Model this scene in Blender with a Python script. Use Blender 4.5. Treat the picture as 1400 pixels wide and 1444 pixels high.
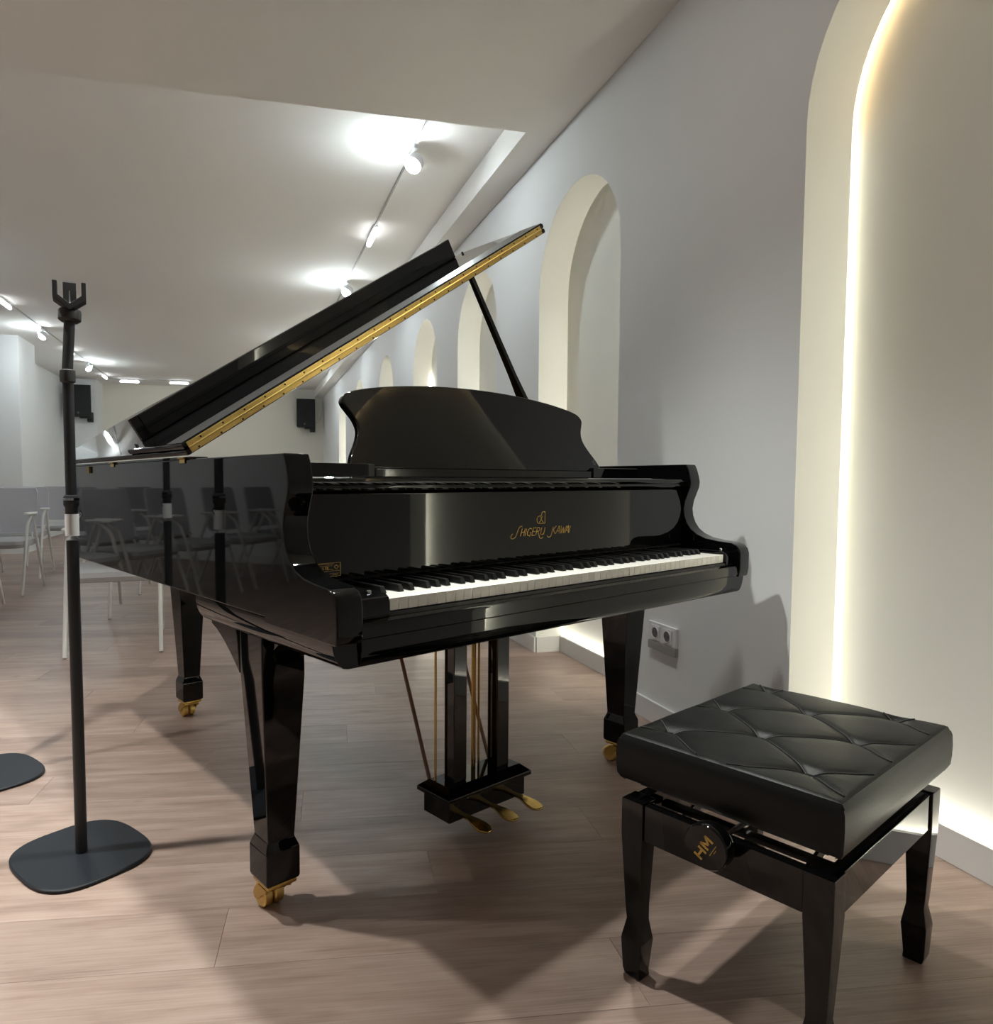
import bpy, bmesh, math, random
from mathutils import Vector, Matrix
random.seed(7)
PI = math.pi
sc = bpy.context.scene
C = sc.collection
for o in list(bpy.data.objects): bpy.data.objects.remove(o, do_unlink=True)

# ------------------------------------------------------------------ camera
cam_d = bpy.data.cameras.new('camera'); cam = bpy.data.objects.new('camera', cam_d); C.objects.link(cam)
cam.location = (0, 0, 0.9569)
cam.rotation_euler = (PI/2 - 0.0601, 0, -0.231)
cam_d.sensor_fit = 'HORIZONTAL'; cam_d.sensor_width = 36
cam_d.lens = 990.74/1400*36
cam_d.shift_x = 117.07/1400; cam_d.shift_y = 16.68/1400
cam_d.clip_start = 0.02
sc.camera = cam
# ------------------------------------------------------------------ world, exposure
w = bpy.data.worlds.new('world'); sc.world = w; w.use_nodes = True
w.node_tree.nodes['Background'].inputs[0].default_value = (0.75, 0.8, 0.9, 1)
w.node_tree.nodes['Background'].inputs[1].default_value = 0.02
sc.view_settings.view_transform = 'Standard'; sc.view_settings.look = 'None'
sc.view_settings.gamma = 1; sc.view_settings.use_curve_mapping = False
sc.view_settings.exposure = 0.66
try:
    sc.cycles.max_bounces = 10; sc.cycles.diffuse_bounces = 6; sc.cycles.glossy_bounces = 5
except Exception: pass
# light levels
DOWN_W = 150.0        # each recessed downlight, W
SPOT_E = 260.0       # track globe emission
BAR_E = 4.5         # track bar emission
LED_E = 14.0         # niche strips

# ------------------------------------------------------------------ materials
def mat(name, col, rough=0.5, metal=0.0, spec=0.5, coat=0.0, emit=None, estr=0.0, noise=0.0, nscale=60, bump=0.0):
    m = bpy.data.materials.new(name); m.use_nodes = True
    nt = m.node_tree; b = nt.nodes['Principled BSDF']
    b.inputs['Base Color'].default_value = (*col, 1)
    b.inputs['Roughness'].default_value = rough; b.inputs['Metallic'].default_value = metal
    b.inputs['Specular IOR Level'].default_value = spec
    b.inputs['Coat Weight'].default_value = coat; b.inputs['Coat Roughness'].default_value = 0.02
    if emit:
        b.inputs['Emission Color'].default_value = (*emit, 1); b.inputs['Emission Strength'].default_value = estr
    if noise or bump:
        tc = nt.nodes.new('ShaderNodeTexCoord'); n = nt.nodes.new('ShaderNodeTexNoise')
        n.inputs['Scale'].default_value = nscale; n.inputs['Detail'].default_value = 4
        nt.links.new(tc.outputs['Object'], n.inputs['Vector'])
        if noise:
            r = nt.nodes.new('ShaderNodeMapRange')
            r.inputs['To Min'].default_value = 1-noise; r.inputs['To Max'].default_value = 1+noise
            nt.links.new(n.outputs['Fac'], r.inputs['Value'])
            mx = nt.nodes.new('ShaderNodeVectorMath'); mx.operation = 'SCALE'
            mx.inputs[0].default_value = col
            nt.links.new(r.outputs['Result'], mx.inputs['Scale'])
            nt.links.new(mx.outputs['Vector'], b.inputs['Base Color'])
        if bump:
            bp = nt.nodes.new('ShaderNodeBump'); bp.inputs['Strength'].default_value = bump; bp.inputs['Distance'].default_value = 0.002
            nt.links.new(n.outputs['Fac'], bp.inputs['Height']); nt.links.new(bp.outputs['Normal'], b.inputs['Normal'])
    return m
def srgb(r, g, b):
    f = lambda c: (c/255/12.92) if c/255 <= 0.04045 else ((c/255+0.055)/1.055)**2.4
    return (f(r), f(g), f(b))

M = {}
M['wall'] = mat('wall_paint', srgb(230, 232, 232), 0.75, spec=0.25, noise=0.012, nscale=3, bump=0.03)
M['ceiling'] = mat('ceiling_paint', srgb(240, 239, 235), 0.85, spec=0.2, noise=0.01, nscale=2)
M['niche'] = mat('niche_paint', srgb(234, 234, 228), 0.75, spec=0.2, noise=0.01, nscale=3)
M['endwall'] = mat('end_wall_paint', srgb(222, 219, 208), 0.8, spec=0.2, noise=0.01, nscale=2)
M['base'] = mat('baseboard_white', srgb(222, 221, 219), 0.4)
M['slab'] = mat('floor_slab', srgb(60, 48, 40), 0.9)
M['lacquer'] = mat('black_lacquer', (0.0022, 0.0023, 0.0024), 0.03, spec=0.4)
M['lacquer_in'] = mat('black_satin', (0.006, 0.006, 0.006), 0.35)
M['satin'] = mat('sheen_band_satin', (0.008, 0.008, 0.0085), 0.34, spec=0.6)
M['blacktop'] = mat('black_key_ebony', (0.006, 0.006, 0.006), 0.3)
M['ivory'] = mat('white_key_acrylic', srgb(232, 231, 224), 0.22)
M['brass'] = mat('polished_brass', srgb(206, 172, 96), 0.24, metal=1.0)
M['brass_dull'] = mat('hinge_brass', srgb(226, 194, 118), 0.34, metal=1.0)
M['rodbrown'] = mat('brown_rod', srgb(112, 74, 52), 0.4)
M['gold'] = mat('gold_print', srgb(178, 146, 74), 0.4, metal=0.6)
M['screw'] = mat('dark_screw', (0.03, 0.022, 0.012), 0.4, metal=0.6)
M['plate'] = mat('iron_plate_gold', srgb(170, 130, 60), 0.4, metal=0.7)
M['wood'] = mat('soundboard_spruce', srgb(190, 150, 100), 0.5, noise=0.1, nscale=20)
M['felt'] = mat('dark_felt', (0.004, 0.003, 0.003), 0.95)
M['leather'] = mat('black_leather', (0.004, 0.0043, 0.004), 0.40, spec=0.22, noise=0.1, nscale=200, bump=0.12)
M['standblk'] = mat('stand_black_powder', (0.012, 0.013, 0.015), 0.42)
M['basesteel'] = mat('stand_base_coat', srgb(20, 24, 30), 0.5, spec=0.3, noise=0.05, nscale=40)
M['band'] = mat('grey_label_band', srgb(196, 196, 196), 0.5)
M['chrome'] = mat('chrome', srgb(200, 204, 212), 0.12, metal=1.0)
M['rubber'] = mat('black_rubber', (0.012, 0.012, 0.012), 0.6)
M['fabric'] = mat('grey_fabric', srgb(182, 182, 188), 0.9, spec=0.2, noise=0.1, nscale=150, bump=0.2)
M['seatfab'] = mat('dark_grey_seat', srgb(174, 174, 176), 0.9, spec=0.2, noise=0.08, nscale=150, bump=0.2)
M['whitetube'] = mat('white_tube', srgb(214, 212, 208), 0.35)
M['whitepad'] = mat('white_plastic', srgb(216, 215, 213), 0.4)
M['speaker'] = mat('speaker_black', (0.009, 0.010, 0.011), 0.6)
M['grille'] = mat('speaker_grille', (0.008, 0.0085, 0.009), 0.75, noise=0.3, nscale=400)
M['emblemgrey'] = mat('speaker_badge', srgb(90, 92, 95), 0.4, metal=0.5)
M['trackgrey'] = mat('track_grey', srgb(178, 178, 176), 0.5)
M['lampwhite'] = mat('lamp_white', srgb(225, 226, 228), 0.4)
COOL = (0.86, 0.96, 1.0)
M['globe'] = mat('lamp_globe', srgb(240, 245, 250), 0.4, emit=COOL, estr=SPOT_E)
M['bar'] = mat('lamp_bar', srgb(245, 245, 245), 0.4, emit=(0.95, 0.97, 1.0), estr=BAR_E)
M['lens'] = mat('downlight_lens', srgb(250, 246, 238), 0.4, emit=(1.0, 0.93, 0.84), estr=30)
M['led_cream'] = mat('led_cream', srgb(250, 245, 225), 0.4, emit=(1.0, 0.985, 0.88), estr=LED_E*1.35)
M['led_white'] = mat('led_white', srgb(250, 250, 245), 0.4, emit=(1.0, 0.97, 0.88), estr=LED_E*1.3)
M['led_far'] = mat('led_far', srgb(250, 246, 230), 0.4, emit=(1.0, 0.97, 0.84), estr=LED_E*0.17)
M['led_side'] = mat('led_side', srgb(250, 248, 236), 0.4, emit=(1.0, 0.985, 0.88), estr=LED_E*2.0)
M['led_foot'] = mat('led_foot', srgb(250, 250, 245), 0.4, emit=(1.0, 0.96, 0.85), estr=LED_E*0.75)
M['led_warm'] = mat('led_warm', srgb(250, 230, 200), 0.4, emit=(1.0, 0.74, 0.42), estr=LED_E*0.22)
M['socket'] = mat('socket_white', srgb(226, 226, 230), 0.35)
M['socketgrey'] = mat('socket_grey', srgb(150, 148, 146), 0.5)
M['wellgrey'] = mat('socket_well', srgb(96, 96, 98), 0.6)
M['hole'] = mat('socket_dark', (0.02, 0.02, 0.02), 0.6)

def plank_material():
    m = bpy.data.materials.new('oak_laminate'); m.use_nodes = True; nt = m.node_tree; N = nt.nodes; L = nt.links
    b = N['Principled BSDF']
    tc = N.new('ShaderNodeTexCoord'); oi = N.new('ShaderNodeObjectInfo'); ge = N.new('ShaderNodeNewGeometry')
    ad = N.new('ShaderNodeMath'); ad.operation = 'ADD'
    L.new(oi.outputs['Random'], ad.inputs[0]); L.new(ge.outputs['Random Per Island'], ad.inputs[1])
    mu = N.new('ShaderNodeMath'); mu.operation = 'MULTIPLY'; mu.inputs[1].default_value = 37.0
    L.new(ad.outputs[0], mu.inputs[0])
    cx = N.new('ShaderNodeCombineXYZ'); L.new(mu.outputs[0], cx.inputs['Z']); L.new(mu.outputs[0], cx.inputs['X'])
    va = N.new('ShaderNodeVectorMath'); L.new(tc.outputs['Object'], va.inputs[0]); L.new(cx.outputs[0], va.inputs[1])
    def noise(scale, sc_, det, dist=0.0):
        mp = N.new('ShaderNodeMapping'); mp.inputs['Scale'].default_value = scale
        L.new(va.outputs[0], mp.inputs['Vector'])
        n = N.new('ShaderNodeTexNoise'); n.inputs['Scale'].default_value = sc_; n.inputs['Detail'].default_value = det
        n.inputs['Distortion'].default_value = dist; L.new(mp.outputs[0], n.inputs['Vector']); return n
    fine = noise((2.2, 105, 1), 2.2, 8)                 # long fibre streaks
    broad = noise((1.3, 7, 1), 1.6, 3, 0.6)           # broad colour drift
    knot = noise((2.2, 9, 1), 1.1, 2, 2.5)
    wv = N.new('ShaderNodeTexWave'); wv.wave_type = 'RINGS'; wv.inputs['Scale'].default_value = 7.0
    wv.inputs['Distortion'].default_value = 4.5; wv.inputs['Detail'].default_value = 3; wv.inputs['Detail Scale'].default_value = 1.4
    mp2 = N.new('ShaderNodeMapping'); mp2.inputs['Scale'].default_value = (0.55, 3.2, 1); L.new(va.outputs[0], mp2.inputs['Vector'])
    L.new(mp2.outputs[0], wv.inputs['Vector'])
    def mixv(a, bb, fac):
        x = N.new('ShaderNodeMix'); x.data_type = 'FLOAT'; x.inputs['Factor'].default_value = fac
        L.new(a, x.inputs[2]); L.new(bb, x.inputs[3]); return x.outputs[0]
    f1 = mixv(fine.outputs['Fac'], broad.outputs['Fac'], 0.5)
    f2 = mixv(f1, wv.outputs['Fac'], 0.16)
    cr = N.new('ShaderNodeValToRGB'); L.new(f2, cr.inputs['Fac'])
    e = cr.color_ramp.elements
    e[0].position = 0.2; e[0].color = (*srgb(112, 93, 84), 1)
    e[1].position = 0.78; e[1].color = (*srgb(172, 152, 141), 1)
    k = e.new(0.5); k.color = (*srgb(147, 126, 115), 1)
    # dark knots
    kr = N.new('ShaderNodeMapRange'); kr.inputs['From Min'].default_value = 0.68; kr.inputs['From Max'].default_value = 0.80
    kr.inputs['To Min'].default_value = 0; kr.inputs['To Max'].default_value = 0.4; L.new(knot.outputs['Fac'], kr.inputs['Value'])
    mk = N.new('ShaderNodeMix'); mk.data_type = 'RGBA'; L.new(kr.outputs[0], mk.inputs['Factor'])
    L.new(cr.outputs['Color'], mk.inputs[6]); mk.inputs[7].default_value = (*srgb(100, 78, 66), 1)
    # per-plank brightness
    pr = N.new('ShaderNodeMapRange'); pr.inputs['To Min'].default_value = 0.9; pr.inputs['To Max'].default_value = 1.08
    fr = N.new('ShaderNodeMath'); fr.operation = 'FRACT'; L.new(ad.outputs[0], fr.inputs[0]); L.new(fr.outputs[0], pr.inputs['Value'])
    hv = N.new('ShaderNodeVectorMath'); hv.operation = 'SCALE'; L.new(mk.outputs[2], hv.inputs[0]); L.new(pr.outputs[0], hv.inputs['Scale'])
    L.new(hv.outputs[0], b.inputs['Base Color'])
    b.inputs['Roughness'].default_value = 0.42; b.inputs['Specular IOR Level'].default_value = 0.4
    bp = N.new('ShaderNodeBump'); bp.inputs['Strength'].default_value = 0.12; bp.inputs['Distance'].default_value = 0.001
    L.new(fine.outputs['Fac'], bp.inputs['Height']); L.new(bp.outputs[0], b.inputs['Normal'])
    return m
M['plank'] = plank_material()

# ------------------------------------------------------------------ mesh helpers
class MB:
    """collects vertices and faces; build() links ONE mesh object"""
    def __init__(s): s.v = []; s.f = []
    def add(s, v, f):
        n = len(s.v); s.v += [tuple(p) for p in v]; s.f += [tuple(i+n for i in q) for q in f]; return s
    def box(s, x0, x1, y0, y1, z0, z1):
        return s.add([(x0,y0,z0),(x1,y0,z0),(x1,y1,z0),(x0,y1,z0),(x0,y0,z1),(x1,y0,z1),(x1,y1,z1),(x0,y1,z1)],
                     [(3,2,1,0),(4,5,6,7),(0,1,5,4),(1,2,6,5),(2,3,7,6),(3,0,4,7)])
    def prism(s, poly, a, b, axis='z'):
        n = len(poly)
        def P(p, t): return (p[0],p[1],t) if axis == 'z' else ((t,p[0],p[1]) if axis == 'x' else (p[0],t,p[1]))
        v = [P(p,a) for p in poly]+[P(p,b) for p in poly]
        f = [tuple(range(n))[::-1], tuple(range(n,2*n))]+[(i,(i+1)%n,n+(i+1)%n,n+i) for i in range(n)]
        return s.add(v, f)
    def loft(s, rings, cap=True):
        n = len(rings[0]); v = [p for r in rings for p in r]; f = []
        for k in range(len(rings)-1):
            for i in range(n):
                j = (i+1) % n; f.append((k*n+i, k*n+j, (k+1)*n+j, (k+1)*n+i))
        if cap: f.append(tuple(range(n))[::-1]); f.append(tuple(range((len(rings)-1)*n, len(rings)*n)))
        return s.add(v, f)
    def lathe(s, prof, n=24, c=(0,0,0), axis=None):
        rings = []
        q = Vector((0,0,1)).rotation_difference(Vector(axis).normalized()) if axis else None
        for r, z in prof:
            ring = []
            for i in range(n):
                p = Vector((r*math.cos(2*PI*i/n), r*math.sin(2*PI*i/n), z))
                if q: p = q @ p
                ring.append(tuple(p+Vector(c)))
            rings.append(ring)
        return s.loft(rings)
    def tube(s, pts, r, n=10, closed=False, flat=None):
        pts = [Vector(p) for p in pts]; m = len(pts); rings = []
        up = None
        for k in range(m):
            a = pts[max(k-1,0)]; b = pts[min(k+1,m-1)]
            t = (b-a).normalized()
            if up is None:
                up = Vector((0,0,1)) if abs(t.z) < 0.9 else Vector((0,1,0))
            u = (up-t*up.dot(t)).normalized(); w_ = t.cross(u); up = u
            rr = r[k] if isinstance(r,(list,tuple)) else r
            rings.append([tuple(pts[k]+u*rr*math.cos(2*PI*i/n)+w_*rr*math.sin(2*PI*i/n)) for i in range(n)])
        return s.loft(rings)
    def sphere(s, c, r, n=16, m=10, sc_=(1,1,1)):
        prof = [(max(r*math.sin(PI*k/m),1e-4), -r*math.cos(PI*k/m)) for k in range(m+1)]
        rings = [[(c[0]+a*math.cos(2*PI*i/n)*sc_[0], c[1]+a*math.sin(2*PI*i/n)*sc_[1], c[2]+z*sc_[2]) for i in range(n)] for a, z in prof]
        return s.loft(rings)
    def xform(s, mx):
        s.v = [tuple(mx @ Vector(p)) for p in s.v]; return s
    def build(s, name, m, parent=None, bevel=0.0, seg=2, smooth=True, angle=35, loc=None, recalc=True, seam_y=None):
        bm = bmesh.new(); vs = [bm.verts.new(p) for p in s.v]
        for q in s.f:
            try: bm.faces.new([vs[i] for i in q])
            except ValueError: pass
        bmesh.ops.remove_doubles(bm, verts=bm.verts, dist=1e-6)
        if recalc: bmesh.ops.recalc_face_normals(bm, faces=bm.faces)
        if bevel:
            es = [e for e in bm.edges if len(e.link_faces) == 2 and e.calc_face_angle(0) > math.radians(angle)
                  and not (seam_y is not None and all(abs(q.co.y-seam_y) < 1e-5 for q in e.verts))]
            bmesh.ops.bevel(bm, geom=es, offset=bevel, segments=seg, profile=0.5, affect='EDGES', clamp_overlap=True)
        me = bpy.data.meshes.new(name); bm.to_mesh(me); bm.free()
        me.materials.append(m)
        if smooth:
            me.polygons.foreach_set('use_smooth', [True]*len(me.polygons)); me.set_sharp_from_angle(angle=math.radians(32))
        o = bpy.data.objects.new(name, me); C.objects.link(o)
        if bevel and smooth:
            wn = o.modifiers.new('flat_faces', 'WEIGHTED_NORMAL'); wn.mode = 'FACE_AREA'; wn.weight = 100; wn.keep_sharp = True
        if parent: o.parent = parent
        if loc: o.location = loc
        return o
def tag(o, label, cat, group=None):
    o['label'] = label; o['category'] = cat
    if group: o['group'] = group
    return o
def struct(o): o['kind'] = 'structure'; return o
def thing(name, label, cat, loc=(0,0,0), rz=0, group=None):
    o = bpy.data.objects.new(name, None); C.objects.link(o); o.empty_display_size = 0.1
    o.location = loc; o.rotation_euler = (0,0,rz); return tag(o, label, cat, group)
def inst(o, name, parent, loc=None, rot=None):
    c = o.copy(); c.name = name; C.objects.link(c); c.parent = parent
    if loc is not None: c.location = loc
    if rot is not None: c.rotation_euler = rot
    return c
def copy_tree(o, parent=None):
    c = o.copy(); C.objects.link(c); c.parent = parent
    for ch in list(o.children): copy_tree(ch, c)
    return c

# ================================================================== the room
XW, XN = 1.56, 1.745            # right wall face, niche back
XL, YF, YB = -5.5, 14.9, -3.6   # left wall, far wall, wall behind the camera
ZS, ZC = 2.71, 2.869            # soffit / beam underside, main ceiling
YS, XB = 3.42, 1.385            # soffit front edge, beam inner face
RN, ZSP = 0.43, 1.97            # niche radius, spring line
# --- floor: slab with individual planks
slab = struct(MB().box(XL-0.1, XN+0.1, YB-0.1, YF+0.1, -0.12, -0.009).build('floor', M['slab'], smooth=False))
ANG = math.radians(-6.8); PW, PL = 0.195, 1.285
def plank_mesh(mb, x0, x1, y0, y1, b=0.0006):
    z0, z1 = -0.009, 0.0
    mb.add([(x0,y0,z0),(x1,y0,z0),(x1,y1,z0),(x0,y1,z0),
            (x0,y0,z1-b),(x1,y0,z1-b),(x1,y1,z1-b),(x0,y1,z1-b),
            (x0+b,y0+b,z1),(x1-b,y0+b,z1),(x1-b,y1-b,z1),(x0+b,y1-b,z1)],
           [(3,2,1,0),(0,1,5,4),(1,2,6,5),(2,3,7,6),(3,0,4,7),(4,5,9,8),(5,6,10,9),(6,7,11,10),(7,4,8,11),(8,9,10,11)])
proto = None; rest = MB(); cands = []
ca, sa = math.cos(ANG), math.sin(ANG)
OX, OY = -0.078, 1.386          # a seam seen in the photograph passes here
for r in range(-40, 90):
    off = (r*0.37 % 1)*PL
    for k in range(-10, 12):
        u0 = k*PL+off; v0 = r*PW
        cu, cv = u0+PL/2, v0+PW/2
        x = OX+ca*cu-sa*cv; y = OY+sa*cu+ca*cv
        if x < XL-0.75 or x > XN+0.75 or y < YB-0.2 or y > YF+0.2: continue
        cands.append((x, y, u0, v0))
def vis_rank(c):
    x, y = c[0], c[1]
    d = math.hypot(x, y); a = math.atan2(x, max(y, 1e-3))-0.231
    if y < 0.55: return 50+d
    return d + (0 if -0.75 < a < 0.75 else 14)
cands.sort(key=vis_rank)
for i, (x, y, u0, v0) in enumerate(cands):
    if i < 290:
        if proto is None:
            mb = MB(); plank_mesh(mb, -PL/2+0.00025, PL/2-0.00025, -PW/2+0.00025, PW/2-0.00025)
            proto = mb.build('plank', M['plank'], slab, smooth=False); p = proto
        else: p = inst(proto, 'plank', slab)
        p.location = (x, y, 0); p.rotation_euler = (0, 0, ANG)
    else: plank_mesh(rest, u0+0.00025, u0+PL-0.00025, v0+0.00025, v0+PW-0.00025)
ro = rest.build('plank_field', M['plank'], slab, smooth=False)
ro.location = (OX, OY, 0); ro.rotation_euler = (0, 0, ANG); ro['kind'] = 'stuff'
# --- right wall with arched niches (far edge of each measured)
NICHES = [e-RN for e in (1.75, 3.635, 5.17, 6.64, 8.47, 10.42, 12.3)]
mbw = MB(); ya = YB; NA = 24
for yc in NICHES:
    mbw.add([(XW,ya,0),(XW,yc-RN,0),(XW,yc-RN,ZC+0.05),(XW,ya,ZC+0.05)], [(0,1,2,3)])
    arc = [(yc-RN*math.cos(PI*i/NA), ZSP+RN*math.sin(PI*i/NA)) for i in range(NA+1)]
    for i in range(NA):
        a, b = arc[i], arc[i+1]
        mbw.add([(XW,a[0],a[1]),(XW,b[0],b[1]),(XW,b[0],ZC+0.05),(XW,a[0],ZC+0.05)], [(0,1,2,3)])
    ya = yc+RN
mbw.add([(XW,ya,0),(XW,YF,0),(XW,YF,ZC+0.05),(XW,ya,ZC+0.05)], [(0,1,2,3)])
wall_right = struct(mbw.build('wall_right', M['wall'], smooth=False, recalc=False))
GR, GD = 0.032, 0.030           # light groove: radial width behind the reveal, gap in front of the niche back
def arch_path(yc, r): return [(yc-r, 0.0)]+[(yc-r*math.cos(PI*i/NA), ZSP+r*math.sin(PI*i/NA)) for i in range(NA+1)]+[(yc+r, 0.0)]
NNAME = ['next to the bench', 'behind the treble end of the piano', 'behind the lid prop', 'behind the music desk', 'second beyond the music desk', 'second from the end wall', 'closest to the wall speaker']
for k, yc in enumerate(NICHES):
    path = arch_path(yc, RN); outer = arch_path(yc, RN+GR); n = len(path)
    rev = MB(); lipb = MB(); grv = MB()
    for i in range(n-1):
        a, b = path[i], path[i+1]; p, q = outer[i], outer[i+1]
        rev.add([(XW,a[0],a[1]),(XW,b[0],b[1]),(XN-GD,b[0],b[1]),(XN-GD,a[0],a[1])], [(0,1,2,3)])
        lipb.add([(XN-GD,a[0],a[1]),(XN-GD,b[0],b[1]),(XN-GD,q[0],q[1]),(XN-GD,p[0],p[1])], [(0,1,2,3)])
        lipb.add([(XN-GD,p[0],p[1]),(XN-GD,q[0],q[1]),(XN,q[0],q[1]),(XN,p[0],p[1])], [(0,1,2,3)])
    rev.build('niche_reveal', M['niche'], wall_right, recalc=False)
    lipb.build('niche_groove', M['niche'], wall_right, recalc=False)
    MB().add([(XN,p[0],p[1]) for p in outer], [tuple(range(n))]).build('niche_back', M['niche'], wall_right, smooth=False, recalc=False)
    pl = struct(MB().box(XN-0.044, XN-GD, yc-RN, yc+RN, 0, 0.088).build('baseboard_right', M['base'], bevel=0.0015))
    for s in (-1, 1):
        y0 = yc+s*RN; MB().box(XW, XN-0.044, min(y0, y0-s*0.012), max(y0, y0-s*0.012), 0, 0.088).build('baseboard_return', M['base'], pl, bevel=0.002)
    # light strips: uprights, arch and foot run lie inside the grooves
    led = 'led_white' if k in (3, 5, 6) else 'led_cream'
    sides = (-1, 1) if k in (0, 3, 5, 6) else (-1,)
    def strip(mat_, part, mb): 
        o = mb.build(part, M[mat_], wall_right); return o
    ro_ = RN+GR-0.001
    for s in sides:
        strip('led_far' if (k == 0 and s > 0) else 'led_side' if k in (1, 2, 4) else led, 'light_strip', MB().box(XN-GD+0.002, XN-0.002, yc+s*ro_-0.002, yc+s*ro_, 0.10, ZSP))
    rings = []
    lo_, hi_ = (0.0, 1.0) if k == 0 else ((0.58, 0.97) if k in (1, 2, 4) else (0.35, 0.97))
    for i in range(17):
        a = PI*(lo_+(hi_-lo_)*i/16); c_, s_ = math.cos(a), math.sin(a)
        rings.append([(x,yc+r*c_,ZSP+0.004+r*s_) for x, r in ((XN-GD+0.002,ro_-0.002),(XN-0.002,ro_-0.002),(XN-0.002,ro_),(XN-GD+0.002,ro_))])
    strip('led_warm', 'light_strip', MB().loft(rings))
    strip('led_foot', 'light_strip', MB().box(XN-GD+0.002, XN-0.002, yc-RN+0.01, yc+RN-0.01, 0.046, 0.050))
ya = YB
for yc in NICHES+[YF+RN]:
    if yc-RN > ya: struct(MB().box(XW-0.012, XW, ya, yc-RN, 0, 0.086).build('baseboard_right', M['base'], bevel=0.002))
    ya = yc+RN
# --- other walls, ceiling, soffit, beam
def quad(*p): return MB().add(p, [(0,1,2,3)])
struct(MB().box(XL, XN, YF, YF+0.1, 0, ZC+0.05).build('wall_back', M['endwall'], smooth=False))
struct(MB().box(XL-0.1, XL, YB, YF, 0, ZC+0.05).build('wall_left', M['wall'], smooth=False))
struct(MB().box(XL, XN, YB-0.1, YB, 0, ZC+0.05).build('wall_front', M['wall'], smooth=False))
struct(MB().box(XL, XN+0.1, YB, YF, ZC, ZC+0.1).build('ceiling', M['ceiling'], smooth=False))
struct(MB().box(XL, XW-0.001, YB, YS, ZS, ZC-0.001).build('trim_1', M['ceiling'], smooth=False))         # lowered soffit over the stage end
struct(MB().box(XB, XW-0.001, YS, YF, ZS, ZC-0.001).build('trim_2', M['ceiling'], smooth=False))         # bulkhead along the niche wall
struct(MB().box(XL, -2.9, 10.25, 10.98, 0, ZC-0.001).build('trim_3', M['wall'], smooth=False))           # wall pier on the left
struct(MB().box(XL, -3.33, 10.98, YF, 0, ZC-0.001).build('trim_4', M['wall'], smooth=False))             # wall behind the pier
struct(MB().box(-3.33, -2.74, 14.3, YF, 0, ZC-0.001).build('trim_5', M['wall'], smooth=False))           # pilaster at the end wall
struct(MB().box(XL, XL+0.012, YB, 10.25, 0, 0.086).build('baseboard_left', M['base']))
struct(MB().box(-2.74, XW, YF-0.012, YF, 0, 0.086).build('baseboard_back', M['base']))
struct(MB().box(XL, -2.9, 10.238, 10.25, 0, 0.086).build('baseboard_left', M['base']))

# ================================================================== grand piano
PA = 0.451
W = 1.4536
piano = thing('grand_piano', 'glossy black grand piano with raised lid, brass lid hinge and open keyboard', 'piano', (0,0,0), PA)
_c, _s = math.cos(PA), math.sin(PA)
_v = (0.6346, 0.9956)
piano.location = (_c*_v[0]-_s*_v[1], _s*_v[0]+_c*_v[1], 0)
LAC = M['lacquer']
# plan outline: spine, rounded tail, bentside, cheek (piano X, Y)
def bez(p0, p1, p2, p3, n):
    out = []
    for i in range(1, n+1):
        t = i/n; a = (1-t)**3; b = 3*t*(1-t)**2; c = 3*t*t*(1-t); d = t**3
        out.append((a*p0[0]+b*p1[0]+c*p2[0]+d*p3[0], a*p0[1]+b*p1[1]+c*p2[1]+d*p3[1]))
    return out
def outline(y0, off=0.0):
    o = off
    pts = [(0-o, y0), (0-o, 1.70)]
    pts += bez((0-o,1.70), (0-o,1.92+o), (0.12,2.0+o), (0.34,2.0+o), 12)
    pts += bez((0.34,2.0+o), (0.58+o,2.0+o), (0.74+o,1.90+o), (0.83+o,1.66), 12)
    pts += bez((0.83+o,1.66), (0.95+o,1.32), (1.40+o,1.30), (W+o,0.80), 18)
    pts += [(W+o, y0)]
    return pts
def offset_in(pts, d):
    out = []
    n = len(pts)
    for i in range(n):
        a = Vector(pts[max(i-1,0)]); b = Vector(pts[min(i+1,n-1)]); t = (b-a).normalized()
        nrm = Vector((t.y, -t.x))      # outline runs clockwise: right-hand normal points inward
        out.append((pts[i][0]+nrm.x*d, pts[i][1]+nrm.y*d))
    return out
RIMY = 0.25
def outline_dense(y0, off=0.0):
    p = outline(y0, off); return p
po = outline_dense(RIMY); pi_ = offset_in(po, 0.05)
mb = MB(); n = len(po); z0, z1 = 0.69, 1.01
v = [(x,y,z0) for x,y in po]+[(x,y,z1) for x,y in po]+[(x,y,z0) for x,y in pi_]+[(x,y,z1) for x,y in pi_]
f = []
for i in range(n-1):
    f += [(i,i+1,n+i+1,n+i), (2*n+i+1,2*n+i,3*n+i,3*n+i+1), (n+i,n+i+1,3*n+i+1,3*n+i), (2*n+i,2*n+i+1,i+1,i)]
f += [(0,n,3*n,2*n), (n-1,3*n-1,4*n-1,2*n-1)]
mb.add(v, f)
rim = mb.build('rim', LAC, piano, bevel=0.004, angle=60, seam_y=RIMY)
# arms
ARM = [(-0.006,0.677),(-0.010,0.700),(-0.010,0.745),(-0.006,0.759),(0.003,0.769),(0.020,0.776),(0.060,0.779),(0.100,0.785),
       (0.128,0.796),(0.148,0.811),(0.161,0.829),(0.169,0.850),(0.172,0.872),(0.168,0.896),(0.159,0.920),(0.152,0.938),(0.150,0.955),
       (0.153,0.972),(0.160,0.995),(0.167,1.010),(RIMY,1.010),(RIMY,0.677)]
for a, b in ((0.0, 0.055), (W-0.055, W)):
    MB().prism(ARM, a, b, 'x').build('arm', LAC, piano, bevel=0.004, angle=40, seam_y=RIMY)
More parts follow.
